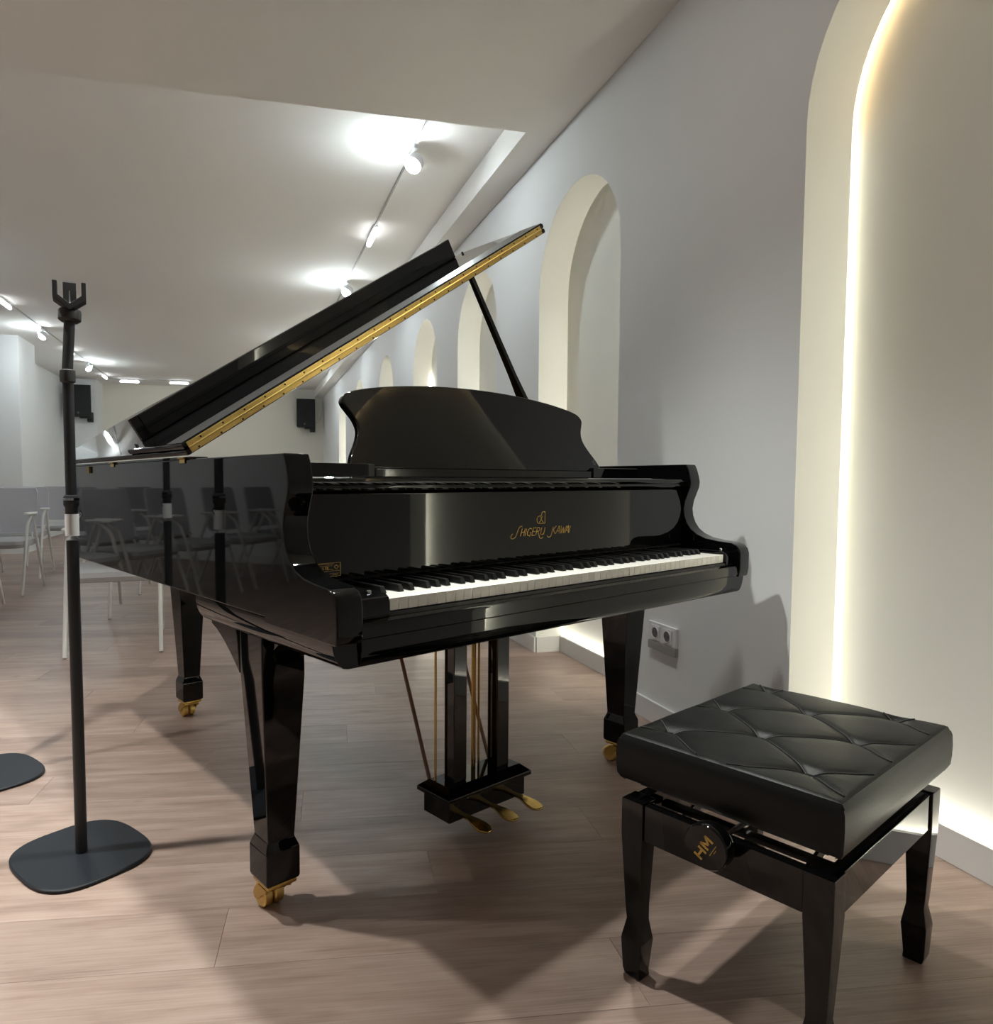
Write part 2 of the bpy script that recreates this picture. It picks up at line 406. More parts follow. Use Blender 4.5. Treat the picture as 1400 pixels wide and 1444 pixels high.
# key bed, key slip, key blocks
flank = [(0.001,0.6895),(0.001,0.676),(0.004,0.662),(0.009,0.650),(0.016,0.640),(0.024,0.634),(0.034,0.632)]
MB().prism(flank+[(W-x,z) for x, z in flank[::-1]], 0.006, 0.60, 'y').build('key_bed', LAC, piano, bevel=0.001, angle=50)
slip = [(0.0118,0.714),(-0.0015,0.709),(-0.004,0.703),(-0.004,0.684),(-0.0015,0.681),(-0.0015,0.661),(0.0005,0.657),(0.0005,0.644),(0.004,0.634),(0.0118,0.634)]
MB().prism(slip, 0.056, W-0.056, 'x').build('key_slip', LAC, piano, bevel=0.0012, angle=50)
KX = 0.1298
blk = [(0.010,0.715),(0.010,0.738),(0.014,0.748),(0.024,0.754),(0.172,0.756),(0.172,0.715)]
for a, b in ((0.056, KX-0.0015), (KX+1.2220+0.0015, W-0.056)):
    o = MB().prism(blk, a, b, 'x').build('key_block', LAC, piano, bevel=0.002, angle=40)
    MB().lathe([(0.006,0),(0.006,0.003),(0.004,0.005)], 12, ((a+b)/2+0.012, 0.045, 0.7545)).build('block_screw', M['chrome'], o)
MB().box(0.056, W-0.056, 0.013, 0.30, 0.6900, 0.7195).build('key_frame', M['lacquer_in'], piano)
# keys
kw = 1.222/52
wk = MB().prism([(0.018,0.7215),(0.018,0.7440),(0.20,0.7440),(0.20,0.7215)], 0.0006, kw-0.0006, 'x').build('white_key', M['ivory'], piano, bevel=0.0009)
for k in range(52):
    o = wk if k == 0 else inst(wk, 'white_key', piano)
    o.location = (KX+k*kw, 0, 0)
bmk = MB(); b0 = [(-0.0068,0.066,0.7445),(0.0068,0.066,0.7445),(0.0068,0.19,0.7445),(-0.0068,0.19,0.7445)]
b1 = [(-0.0050,0.073,0.7580),(0.0050,0.073,0.7580),(0.0050,0.19,0.7580),(-0.0050,0.19,0.7580)]
bmk.loft([b0, b1]); bk = bmk.build('black_key', M['blacktop'], piano, bevel=0.0016)
first = True
for k in range(51):
    note = (k+5) % 7          # 0=C .. 6=B ; key 0 is A
    if note in (2, 6): continue
    o = bk if first else inst(bk, 'black_key', piano); first = False
    sh = {0: -0.002, 1: 0.002, 3: -0.003, 4: 0.0, 5: 0.003}[note]
    o.location = (KX+(k+1)*kw+sh, 0, 0)
# fallboard with maker's lettering
fall = MB().prism([(0.178,0.764),(0.178,0.932),(0.184,0.938),(0.205,0.938),(0.205,0.764)], 0.056, W-0.056, 'x').build('fallboard', LAC, piano, bevel=0.002)
MB().box(0.056, W-0.056, 0.180, 0.205, 0.759, 0.7635).build('name_felt', M['felt'], piano)
def strokes(name, m, parent, polys, place, r=0.0007):
    mb = MB()
    for pl in polys:
        w_ = r
        if isinstance(pl, tuple) and pl and isinstance(pl[0], (int, float)) is False and isinstance(pl[-1], float): w_ = r*pl[-1]; pl = pl[0]
        # smooth the polyline a little
        P = [Vector((*p, 0)) for p in pl]
        if len(P) > 2:
            Q = []
            for i in range(len(P)-1):
                p0 = P[max(i-1,0)]; p1 = P[i]; p2 = P[i+1]; p3 = P[min(i+2,len(P)-1)]
                for t in (0, 0.25, 0.5, 0.75):
                    Q.append(0.5*((2*p1)+(p2-p0)*t+(2*p0-5*p1+4*p2-p3)*t*t+(3*p1-p0-3*p2+p3)*t**3))
            Q.append(P[-1]); P = Q
        L3 = []
        for i, p in enumerate(P):
            a = P[max(i-1,0)]; b = P[min(i+1,len(P)-1)]; t = (b-a); t = t.normalized() if t.length > 1e-9 else Vector((1,0,0))
            nn = Vector((-t.y, t.x, 0))*w_; L3.append((p+nn, p-nn))
        for i in range(len(L3)-1):
            q = [L3[i][0], L3[i][1], L3[i+1][1], L3[i+1][0]]
            top = [place(p.x, p.y, 0.0006) for p in q]; bot = [place(p.x, p.y, -0.00025) for p in q]
            mb.add(bot+top, [(3,2,1,0),(4,5,6,7),(0,1,5,4),(1,2,6,5),(2,3,7,6),(3,0,4,7)])
    return mb.build(name, m, parent, smooth=False)
SL = 0.28
LET = {
 'S': ([[(-0.62,0.30),(-0.80,0.12),(-0.72,-0.16),(-0.40,-0.22),(-0.14,0.02),(-0.06,0.45),(0.02,0.86),(0.22,1.08),(0.48,1.02)]], 0.50),
 'H': ([[(0,0),(0,0.82)],[(0.42,0),(0.42,0.82)],[(0,0.42),(0.42,0.42)]], 0.62),
 'I': ([[(0,0),(0,0.82)]], 0.24),
 'G': ([[(0.52,0.66),(0.34,0.82),(0.10,0.70),(0.0,0.38),(0.12,0.06),(0.36,0.02),(0.48,0.14)],[(0.30,0.36),(0.54,0.36)],[(0.48,0.36),(0.44,-0.12)]], 0.70),
 'E': ([[(0.44,0.82),(0,0.82)],[(0,0.82),(0,0)],[(0,0),(0.44,0)],[(0,0.42),(0.34,0.42)]], 0.56),
 'R': ([[(0,0),(0,0.82)],[(0,0.82),(0.32,0.80),(0.42,0.62),(0.30,0.44),(0,0.42)],[(0.20,0.42),(0.46,0.0),(0.70,-0.34),(0.95,-0.40),(1.12,-0.28)]], 0.66),
 'U': ([[(0,0.82),(0.0,0.24),(0.14,0.02),(0.34,0.06),(0.46,0.30)],[(0.46,0.82),(0.46,0.0)]], 0.66),
 ' ': ([], 0.95),
 'K': ([[(0.05,0),(0.05,0.82)],[(0.50,0.90),(0.07,0.42)],[(0.16,0.50),(0.54,0.0)],[(0.05,0.0),(-0.04,-0.24),(-0.34,-0.34),(-0.58,-0.12)]], 0.62),
 'A': ([[(0,0),(0.34,0.88)],[(0.34,0.88),(0.56,0.0)],[(0.12,0.30),(0.48,0.30)]], 0.64),
 'W': ([[(0.0,0.86),(0.16,0.0)],[(0.16,0.0),(0.40,0.74)],[(0.40,0.74),(0.52,0.0)],[(0.52,0.0),(0.86,0.84)]], 0.76),
}
polys = []; cx = 0.0
for ch in 'SHIGERU KAWAI':
    st, adv = LET[ch]
    for pl in st: polys.append([(cx+x+SL*y, y) for x, y in pl])
    cx += adv
X0, X1 = 0.644, 0.850; hs = (X1-X0)/cx
strokes('lettering', M['gold'], fall, polys, lambda x, y, z: (X0+x*hs, 0.1778-z, 0.8225+y*0.0225), 0.045)
EMB = [[(0.30,0.0),(0.12,0.06),(0.02,0.30),(0.10,0.56),(0.40,0.66)], [(0.40,0.66),(0.52,0.70),(0.56,0.92),(0.70,1.0)], [(0.70,1.0),(0.92,1.0)], [(0.92,1.0),(0.92,0.0)], [(0.92,0.0),(0.30,0.0)],
       [(0.44,0.62),(0.46,0.30),(0.30,0.10)], [(0.62,0.60),(0.44,0.30)], [(0.50,0.36),(0.72,0.08)]]
strokes('emblem', M['gold'], fall, EMB, lambda x, y, z: (0.717+x*0.034, 0.1778-z, 0.8515+y*0.029), 0.028)
# gold decal at the bass end of the fallboard
DEC = [[(0,0),(1,0)],[(1,0),(1,1)],[(1,1),(0,1)],[(0,1),(0,0)],[(0.03,0.40),(0.97,0.40)],[(0.03,0.92),(0.78,0.92)],[(0.30,0.80),(0.72,0.80)],
       [(0.50,0.50),(0.76,0.50)],[(0.62,0.20),(0.94,0.20)],[(0.72,0.10),(0.94,0.10)],
       [(0.88,0.86),(0.80,0.72),(0.84,0.54),(0.92,0.52)],[(0.86,0.78),(0.94,0.70),(0.88,0.60)],
       [(0.36,0.52),(0.42,0.54),(0.40,0.62),(0.36,0.66),(0.42,0.72)],[(0.45,0.72),(0.51,0.72)],[(0.48,0.72),(0.48,0.52)],[(0.53,0.52),(0.53,0.72)],[(0.53,0.72),(0.58,0.68),(0.53,0.62)],[(0.55,0.62),(0.59,0.52)]]
strokes('decal', M['gold'], fall, DEC, lambda x, y, z: (0.0640+x*0.066, 0.1778-z, 0.7700+y*0.0265), 0.011)
MB().box(W-0.0552, W-0.0543, 0.135, 0.139, 0.776, 0.792).build('cheek_plate', M['brass'], piano)
# music shelf, moulding, desk
MB().prism([(0.186,0.9385),(0.172,0.9395),(0.168,0.944),(0.170,0.949),(0.166,0.952),(0.163,0.957),(0.166,0.963),(0.174,0.966),(0.60,0.966),(0.60,0.952),(0.21,0.952),(0.21,0.9385)], 0.056, W-0.056, 'x').build('music_shelf', LAC, piano, bevel=0.001, angle=50)
for a, b in ((0.085, 0.318), (W-0.318, W-0.085)):
    MB().box(a, b, 0.318, 0.52, 0.9665, 0.998).build('desk_slide', LAC, piano, bevel=0.002)
MB().box(0.322, W-0.322, 0.322, 0.345, 0.9665, 0.988).build('desk_ledge', LAC, piano, bevel=0.003)
TL = math.radians(22)
half = [(0.470,0.0),(0.462,0.020),(0.452,0.040),(0.436,0.064),(0.424,0.086),(0.419,0.106),(0.424,0.128),(0.436,0.148),(0.445,0.163),(0.447,0.174),(0.440,0.186),(0.424,0.196),
        (0.38,0.208),(0.30,0.222),(0.20,0.233),(0.10,0.2395),(0.0,0.2415)]
def dense(h):
    P = [Vector(p) for p in h]; Q = []
    for i in range(len(P)-1):
        p0 = P[max(i-1,0)]; p1 = P[i]; p2 = P[i+1]; p3 = P[min(i+2,len(P)-1)]
        for t in (0, 0.34, 0.67): Q.append(0.5*((2*p1)+(p2-p0)*t+(2*p0-5*p1+4*p2-p3)*t*t+(3*p1-p0-3*p2+p3)*t**3))
    Q.append(P[-1]); return [(p.x, p.y) for p in Q]
hd = dense(half)
prof = [(W/2+x, y) for x, y in hd]+[(W/2-x, y) for x, y in hd[-2::-1]]
desk = MB().prism(prof, 0, 0.020, 'y')
mx = Matrix.Translation((0, 0.330, 0.988)) @ Matrix.Rotation(-TL, 4, 'X')
desk.xform(mx); deskO = desk.build('music_desk', LAC, piano, bevel=0.005, seg=3, angle=60)
def on_desk(x, y, z): return tuple(mx @ Vector((x, -0.0003-z, y)))
strokes('emblem', M['emblemgrey'], deskO, EMB, lambda x, y, z: on_desk(1.158+x*0.015, 0.022+y*0.017, z), 0.04)
MB().box(0.36, W-0.36, 0.352, 0.50, 0.9665, 0.980).build('desk_frame', M['lacquer_in'], piano)
# inside: gold plate, soundboard, beams
def fill(pts, z0, z1): return MB().prism(pts[::-1], z0, z1, 'z')
ins = offset_in(outline_dense(0.62), 0.06)
fill(ins, 0.900, 0.915).build('iron_plate', M['plate'], piano)
fill(offset_in(outline_dense(0.605), 0.052), 0.72, 0.735).build('soundboard', M['wood'], piano)
for x0, x1, y1 in ((0.25,0.31,1.85),(0.55,0.61,1.85),(0.85,0.91,1.50)):
    MB().box(x0, x1, 0.605, y1, 0.640, 0.7195).build('beam', LAC, piano, bevel=0.003)
MB().box(0.06, W-0.06, 0.605, 0.68, 0.650, 0.7195).build('belly_rail', LAC, piano, bevel=0.003)
# lid, folded flap with its lip, brass hinge
TH = math.radians(32.0)
LM = Matrix.Translation((-0.006, 0, 1.016)) @ Matrix.Rotation(-TH, 4, 'Y')      # lid frame: u, v(=Y), n
YL = 0.610; LT = 0.016
lo = outline_dense(YL, 0.012)
lo = [(x+0.012, y) for x, y in lo]
lid = MB().prism(lo[::-1], 0, LT, 'z').xform(LM).build('lid', LAC, piano, bevel=0.005, angle=60)
UW = W+0.024
fl = MB().prism([(0.0,YL),(UW,YL),(UW,YL+0.40),(UW-0.02,YL+0.42),(0.02,YL+0.42),(0.0,YL+0.40)], LT+0.0005, 2*LT+0.0005, 'z').xform(LM).build('lid_flap', LAC, piano, bevel=0.005, angle=40)
z2 = 2*LT+0.0007
lipy = 0.972
MB().box(0.004, UW-0.004, YL+0.004, YL+0.10, z2-0.0002, z2+0.0012).xform(LM).build('added_sheen_band', M['satin'], fl)  # added satin strip, stands in for the grey ceiling reflection beside the hinge
lip = MB().prism([(0.040,z2),(0.040,z2+0.070),(1.403,z2+0.070),(1.403,z2)], lipy, lipy+0.018, 'y').xform(LM).build('flap_lip', LAC, fl, bevel=0.003)
rp = [(0.066,z2+0.068),(0.066,z2+0.016),(0.070,z2+0.008),(0.080,z2+0.004),(1.398,z2+0.004),(1.398,z2+0.068)]
MB().prism(rp, lipy-0.004, lipy-0.0002, 'y').xform(LM).build('lip_panel', LAC, lip, bevel=0.0015)
for u, vv in ((0.022, YL+0.37), (1.44, YL+0.36)):
    MB().lathe([(0.0045,0),(0.0045,0.005),(0.003,0.007)], 12, (u, vv, z2)).xform(LM).build('bumper', M['rubber'], fl)
hl = MB().box(0.012, UW-0.022, YL-0.0022, YL-0.0003, 0.003, LT-0.001).xform(LM).build('hinge_leaf', M['brass_dull'], piano, bevel=0.0006)
hu = MB().box(0.012, UW-0.022, YL-0.0022, YL-0.0003, LT+0.0015, 2*LT-0.0025).xform(LM).build('hinge_leaf', M['brass_dull'], piano, bevel=0.0006)
MB().tube([(0.012,YL-0.0025,LT+0.0003),(UW-0.022,YL-0.0025,LT+0.0003)], 0.0021, 8).xform(LM).build('hinge_knuckle', M['brass_dull'], piano)
scm = None
for k in range(22):
    for leaf, dz, du in ((hl, LT*0.40, 0.0), (hu, LT*1.52, 0.016)):
        u = 0.034+k*0.066+du
        if u > UW-0.03: continue
        p = LM @ Vector((u, YL-0.0022, dz))
        if scm is None:
            scm = MB().lathe([(0.0026,-0.0003),(0.0026,0.0006),(0.0015,0.0009)], 8, (0,0,0), (0,-1,0)).build('hinge_screw', M['screw'], leaf); o = scm
        else: o = inst(scm, 'hinge_screw', leaf)
        o.location = p
for y in (0.66, 1.22):
    h = MB().box(-0.003, -0.0003, y-0.016, y+0.016, 1.000, 1.012).build('lid_butt', M['brass'], piano, bevel=0.001)
    MB().tube([(-0.0045,y-0.020,1.012),(-0.0045,y+0.020,1.012)], 0.0028, 8).build('hinge_pin', M['brass'], h)
MB().tube([(-0.0045,1.47,1.006),(-0.0045,1.47,0.984)], 0.0042, 8).build('lid_hook', M['brass'], piano)
MB().box(0.0005, 0.045, YL+0.01, 1.72, 1.0103, 1.0155).build('lid_rail', LAC, piano)
# lid prop
base_p = Vector((1.385, 0.690, 1.008)); top_p = LM @ Vector((1.115, 0.655, -0.004))
d = (top_p-base_p); ring = []
side = Vector((0,1,0)); nn = d.normalized(); side = (side-nn*side.dot(nn)).normalized(); oth = nn.cross(side)
for t, a, b in ((0,0.024,0.010),(0.12,0.028,0.010),(0.25,0.026,0.010),(0.38,0.019,0.009),(0.52,0.013,0.008),(0.7,0.0105,0.008),(1.0,0.009,0.007)):
    c = base_p+d*t; ring.append([tuple(c+side*sx*a+oth*sy*b) for sx, sy in ((-1,-1),(1,-1),(1,1),(-1,1))])
MB().loft(ring).build('lid_prop', LAC, piano, bevel=0.003, angle=50)
MB().lathe([(0.012,0),(0.012,0.012),(0.007,0.016)], 14, tuple(base_p-Vector((0.002,0,0.008)))).build('prop_socket', M['brass'], piano)
# legs
def leg(px, py, sx, bracket):
    t = bpy.data.objects.new('leg', None)
    def sq(h, z, b=0.006): return [(px-h,py-h,z),(px+h,py-h,z),(px+h,py+h,z),(px-h,py+h,z)]
    zz = [(0.0385,0.076),(0.0415,0.082),(0.0415,0.150),(0.0330,0.172),(0.0340,0.190),(0.0520,0.533),(0.0520,0.6315)]
    o = MB().loft([sq(h,z) for h, z in zz]).build('leg', LAC, piano, bevel=0.005, angle=20)
    if bracket:
        pr = [(py+0.040,0.6318),(py+0.205,0.6318),(py+0.205,0.622),(py+0.175,0.612),(py+0.140,0.594),(py+0.105,0.571),(py+0.075,0.548),(py+0.058,0.533),(py+0.040,0.533)]
        MB().prism(pr, px-0.0513, px+0.0513, 'x').build('leg_bracket', LAC, o, bevel=0.002, angle=50)
        pr = [(py-0.040,0.6318),(py-0.095,0.6318),(py-0.095,0.620),(py-0.078,0.608),(py-0.062,0.600),(py-0.040,0.600)]
        MB().prism(pr, px-0.036, px+0.036, 'x').build('leg_bracket', LAC, o, bevel=0.002, angle=50)
    # brass caster with twin wheels
    MB().box(px-0.036, px+0.036, py-0.036, py+0.036, 0.066, 0.0755).build('caster_plate', M['brass'], o, bevel=0.003)
    MB().lathe([(0.018,0.0),(0.018,0.014)], 16, (px, py, 0.054)).build('caster_stem', M['brass'], o)
    for s in (-1, 1):
        fk = [(py-0.016,0.060),(py+0.020,0.060),(py+0.038,0.044),(py+0.044,0.030),(py+0.036,0.020),(py+0.022,0.022),(py+0.004,0.040),(py-0.016,0.050)]
        MB().prism(fk, px+s*0.030-0.0025, px+s*0.030+0.0025, 'x').build('caster_fork', M['brass'], o, bevel=0.001)
    MB().box(px-0.0275, px+0.0275, py-0.016, py+0.016, 0.0525, 0.060).build('fork_bridge', M['brass'], o, bevel=0.002)
    for s in (-1, 1):
        MB().lathe([(0.006,-0.0118),(0.023,-0.0118),(0.0275,-0.008),(0.0275,0.008),(0.023,0.0118),(0.006,0.0118)], 24, (px+s*0.0138, py+0.028, 0.0276), (1,0,0)).build('wheel', M['brass_dull'], o)
    return o
leg(0.085, 0.383, -1, True)
leg(1.395, 0.383, 1, True)
leg(0.430, 1.760, -1, False)
MB().box(0.36, 0.50, 1.69, 1.83, 0.6315, 0.7195).build('leg_block', LAC, piano, bevel=0.003)
# pedal lyre
ly = MB().box(0.580, 0.874, 0.350, 0.455, 0.050, 0.108).build('pedal_lyre', LAC, piano, bevel=0.002)
MB().loft([[(0.566,0.336,0.1085),(0.888,0.336,0.1085),(0.888,0.469,0.1085),(0.566,0.469,0.1085)],
           [(0.566,0.336,0.120),(0.888,0.336,0.120),(0.888,0.469,0.120),(0.566,0.469,0.120)],
           [(0.590,0.360,0.140),(0.864,0.360,0.140),(0.864,0.445,0.140),(0.590,0.445,0.140)]]).build('lyre_cap', LAC, ly, bevel=0.002)
for x in (0.640, 0.806):
    MB().box(x-0.024, x+0.024, 0.372, 0.412, 0.1402, 0.6318).build('lyre_post', LAC, ly, bevel=0.003)
MB().box(0.58, 0.87, 0.35, 0.44, 0.612, 0.6318).build('lyre_head', LAC, ly, bevel=0.003)
for x in (0.596, 0.735, 0.744, 0.760):
    MB().tube([(x,0.425,0.138),(x,0.425,0.632)], 0.0032, 8).build('pedal_rod', M['brass'], ly)
for x in (0.598, 0.830):
    MB().tube([(x,0.446,0.118),(x,0.66,0.651)], 0.0055, 8).build('lyre_brace', M['rodbrown'], ly)
for x in (0.627, 0.727, 0.827):
    ped = [[(x-0.008,0.352,0.058),(x+0.008,0.352,0.058),(x+0.008,0.352,0.066),(x-0.008,0.352,0.066)]]
    for y, h, z, t in ((0.320,0.010,0.060,0.008),(0.300,0.016,0.058,0.008),(0.280,0.021,0.055,0.008),(0.262,0.020,0.053,0.007),(0.250,0.013,0.053,0.006),(0.246,0.006,0.053,0.005)):
        ped.append([(x-h,y,z),(x+h,y,z),(x+h,y,z+t),(x-h,y,z+t)])
    MB().loft(ped).build('pedal', M['brass'], ly, bevel=0.002, angle=30)

# ================================================================== piano bench (same axes as the piano)
bench = thing('piano_bench', 'adjustable black piano bench with buttoned leather seat and glossy tapered legs', 'bench', piano.location, PA)
BX0, BX1, BY0, BY1 = 0.507, 1.032, -0.600, -0.225
SX0, SX1, SY0, SY1 = 0.520, 1.066, -0.604, -0.208
# place the root at the bench itself
bc = Vector(((BX0+BX1)/2, (BY0+BY1)/2, 0))
bench.location = piano.location + Matrix.Rotation(PA, 3, 'Z') @ bc
def B(mb): return mb.xform(Matrix.Translation(-bc))
for x in (BX0, BX1):
    for y in (BY0, BY1):
        sx = 1 if x == BX0 else -1; sy = 1 if y == BY0 else -1
        def sq(a, z, o=0.0): return [(x+sx*o,y+sy*o,z),(x+sx*(o+a),y+sy*o,z),(x+sx*(o+a),y+sy*(o+a),z),(x+sx*o,y+sy*(o+a),z)]
        L = [sq(0.034,0.0,0.008), sq(0.036,0.012,0.005), sq(0.044,0.072,0.002), sq(0.042,0.080,0.003), sq(0.031,0.112,0.009), sq(0.033,0.140,0.007), sq(0.046,0.282,0.0), sq(0.046,0.352,0.0)]
        B(MB().loft(L)).build('leg', LAC, bench, bevel=0.0025, angle=18)
for y0, y1 in ((BY0+0.004, BY0+0.026), (BY1-0.026, BY1-0.004)):
    B(MB().box(BX0+0.0465, BX1-0.0465, y0, y1, 0.280, 0.350)).build('rail', LAC, bench, bevel=0.002)
for x0, x1 in ((BX0+0.004, BX0+0.026), (BX1-0.026, BX1-0.004)):
    B(MB().box(x0, x1, BY0+0.0465, BY1-0.0465, 0.280, 0.350)).build('rail', LAC, bench, bevel=0.002)
# scissor lift
for y in (BY0+0.075, BY1-0.075):
    m_ = MB()
    for a, b in (((BX0+0.07,0.300),(BX1-0.13,0.376)), ((BX1-0.07,0.300),(BX0+0.13,0.376))):
        dx, dz = b[0]-a[0], b[1]-a[1]; l = math.hypot(dx, dz); nx, nz = -dz/l*0.009, dx/l*0.009
        m_.prism([(a[0]+nx,a[1]+nz),(b[0]+nx,b[1]+nz),(b[0]-nx,b[1]-nz),(a[0]-nx,a[1]-nz)], y-0.003, y+0.003, 'y')
        y += 0.008
    B(m_).build('scissor_arm', M['lacquer_in'], bench)
for x in (BX0+0.10, (BX0+BX1)/2, BX1-0.11):
    B(MB().box(x-0.010, x+0.010, BY0+0.03, BY1-0.03, 0.318, 0.328)).build('cross_bar', M['lacquer_in'], bench, bevel=0.001)
B(MB().tube([(BX0+0.01,(BY0+BY1)/2,0.337),(BX1-0.01,(BY0+BY1)/2,0.337)], 0.006, 10)).build('spindle', M['chrome'], bench)
B(MB().box(SX0+0.03, SX1-0.03, SY0+0.03, SY1-0.03, 0.368, 0.380)).build('seat_board', M['lacquer_in'], bench)
# knobs
for xk, s in ((BX0, -1), (BX1, 1)):
    kc = (xk-0.0, (BY0+BY1)/2-0.005, 0.345)
    k = B(MB().lathe([(0.012,0.0),(0.012,0.014),(0.036,0.015),(0.0385,0.020),(0.0385,0.040),(0.036,0.044),(0.010,0.0445)], 32, kc, (s,0,0))).build('knob', LAC, bench, bevel=0.0)
    if s < 0:
        def pk(x, y, z):
            a = math.radians(62); u = x*math.cos(a)-y*math.sin(a); v_ = x*math.sin(a)+y*math.cos(a)
            return (xk-0.0447-z-bc.x, kc[1]-u-bc.y, kc[2]+v_)
        hm = [[(-0.021,-0.006),(-0.021,0.010)],[(-0.006,-0.006),(-0.006,0.010)],[(-0.021,0.002),(-0.006,0.002)],
              [(0.002,-0.006),(0.002,0.010)],[(0.002,0.010),(0.010,-0.002)],[(0.010,-0.002),(0.018,0.010)],[(0.018,0.010),(0.018,-0.006)]]
        strokes('lettering', M['gold'], k, hm, pk, 0.0019)
        strokes('underline', M['gold'], k, [[(-0.004,-0.012),(0.018,-0.012)],[(0.004,-0.0155),(0.012,-0.0155)]], pk, 0.0005)
# tufted cushion
nx, ny = 132, 96
ZT, ZBm = 0.471, 0.380
bx = [0.614, 0.824, 1.034]
rows = [-0.516, -0.388, -0.260]
btn = [(x, y) for x in bx for y in (rows[0], rows[2])]+[(0.5*(bx[0]+bx[1]), rows[1]), (0.5*(bx[1]+bx[2]), rows[1])]
# seams run along the lattice of two diagonal directions
dxl = (bx[1]-bx[0])/2; dyl = rows[1]-rows[0]
def pillow(x, y):
    a = ((x-bx[0])/dxl + (y-rows[0])/dyl)/2.0
    b = ((x-bx[0])/dxl - (y-rows[0])/dyl)/2.0
    da = abs(a-round(a)); db = abs(b-round(b))
    ex = min(x-SX0, SX1-x); ey = min(y-SY0, SY1-y); ed = min(ex, ey)
    depth = 0.0
    sm = min(da, db)
    fall_ = min(1.0, max(0.0, (ed-0.004)/0.03))
    depth += 0.0030*math.exp(-(sm/0.04)**2)*fall_ + 0.0022*math.exp(-(sm/0.16)**2)*fall_
    for (p, q) in btn:
        r2 = (x-p)**2+(y-q)**2
        depth += 0.0085*math.exp(-r2/(2*0.012**2)) + 0.0025*math.exp(-r2/(2*0.03**2))
    dome = 0.005*(1-((x-(SX0+SX1)/2)/((SX1-SX0)/2))**4)*(1-((y-(SY0+SY1)/2)/((SY1-SY0)/2))**4)
    rr = 0.012
    edge = 0.0
    if ed < rr: edge = rr-math.sqrt(max(rr*rr-(rr-ed)**2, 0)); edge *= 0.9
    return ZT+dome-depth-edge
def warp(t):   # cluster samples towards both edges
    return t
v = []; f = []
for j in range(ny+1):
    for i in range(nx+1):
        x = SX0+(SX1-SX0)*warp(i/nx); y = SY0+(SY1-SY0)*warp(j/ny)
        # rounded plan corners
        v.append((x, y, pillow(x, y)))
for j in range(ny):
    for i in range(nx): a = j*(nx+1)+i; f.append((a, a+1, a+nx+2, a+nx+1))
bord = [i for i in range(nx+1)]+[(j*(nx+1)+nx) for j in range(1, ny+1)]+[ny*(nx+1)+i for i in range(nx-1, -1, -1)]+[j*(nx+1) for j in range(ny-1, 0, -1)]
cxm, cym = (SX0+SX1)/2, (SY0+SY1)/2
prev = bord
for z, g in ((0.452,0.0025),(0.430,0.0035),(0.410,0.003),(0.392,0.0015),(0.383,-0.003),(ZBm,-0.012)):
    cur = []
    for bi in bord:
        x, y, _ = v[bi]
        hx, hy = (SX1-SX0)/2, (SY1-SY0)/2
        ox = (x-cxm)/hx; oy = (y-cym)/hy
        cur.append(len(v)); v.append((x+g*(1 if ox > 0.999 else -1 if ox < -0.999 else 0), y+g*(1 if oy > 0.999 else -1 if oy < -0.999 else 0), z))
    m_ = len(bord)
    for i in range(m_): f.append((prev[i], prev[(i+1)%m_], cur[(i+1)%m_], cur[i]))
    prev = cur
f.append(tuple(prev))
cmb = MB(); cmb.add(v, f); B(cmb)
cush = cmb.build('seat_cushion', M['leather'], bench)
for p, q in btn:
    B(MB().sphere((p, q, pillow(p, q)+0.0015), 0.008, 12, 8, (1,1,0.45))).build('button', M['leather'], cush)
# piped seam lines
sm = []
def seam_pts(p, q, n=14):
    return [(p[0]+(q[0]-p[0])*i/n, p[1]+(q[1]-p[1])*i/n) for i in range(n+1)]
for k in range(-6, 14):
    for sgn in (1, -1):
        # line x = bx0 + 2*k*dxl + sgn*t*dxl , y = rows0 + t*dyl
        pts = []
        for i in range(61):
            t = -0.6+3.2*i/60
            x = bx[0]+2*k*dxl+sgn*t*dxl; y = rows[0]+t*dyl
            if SX0+0.006 < x < SX1-0.006 and SY0+0.006 < y < SY1-0.006: pts.append((x, y, pillow(x, y)+0.0010))
        if len(pts) > 4: B(MB().tube(pts, 0.0013, 6)).build('seam', M['rubber'], cush)

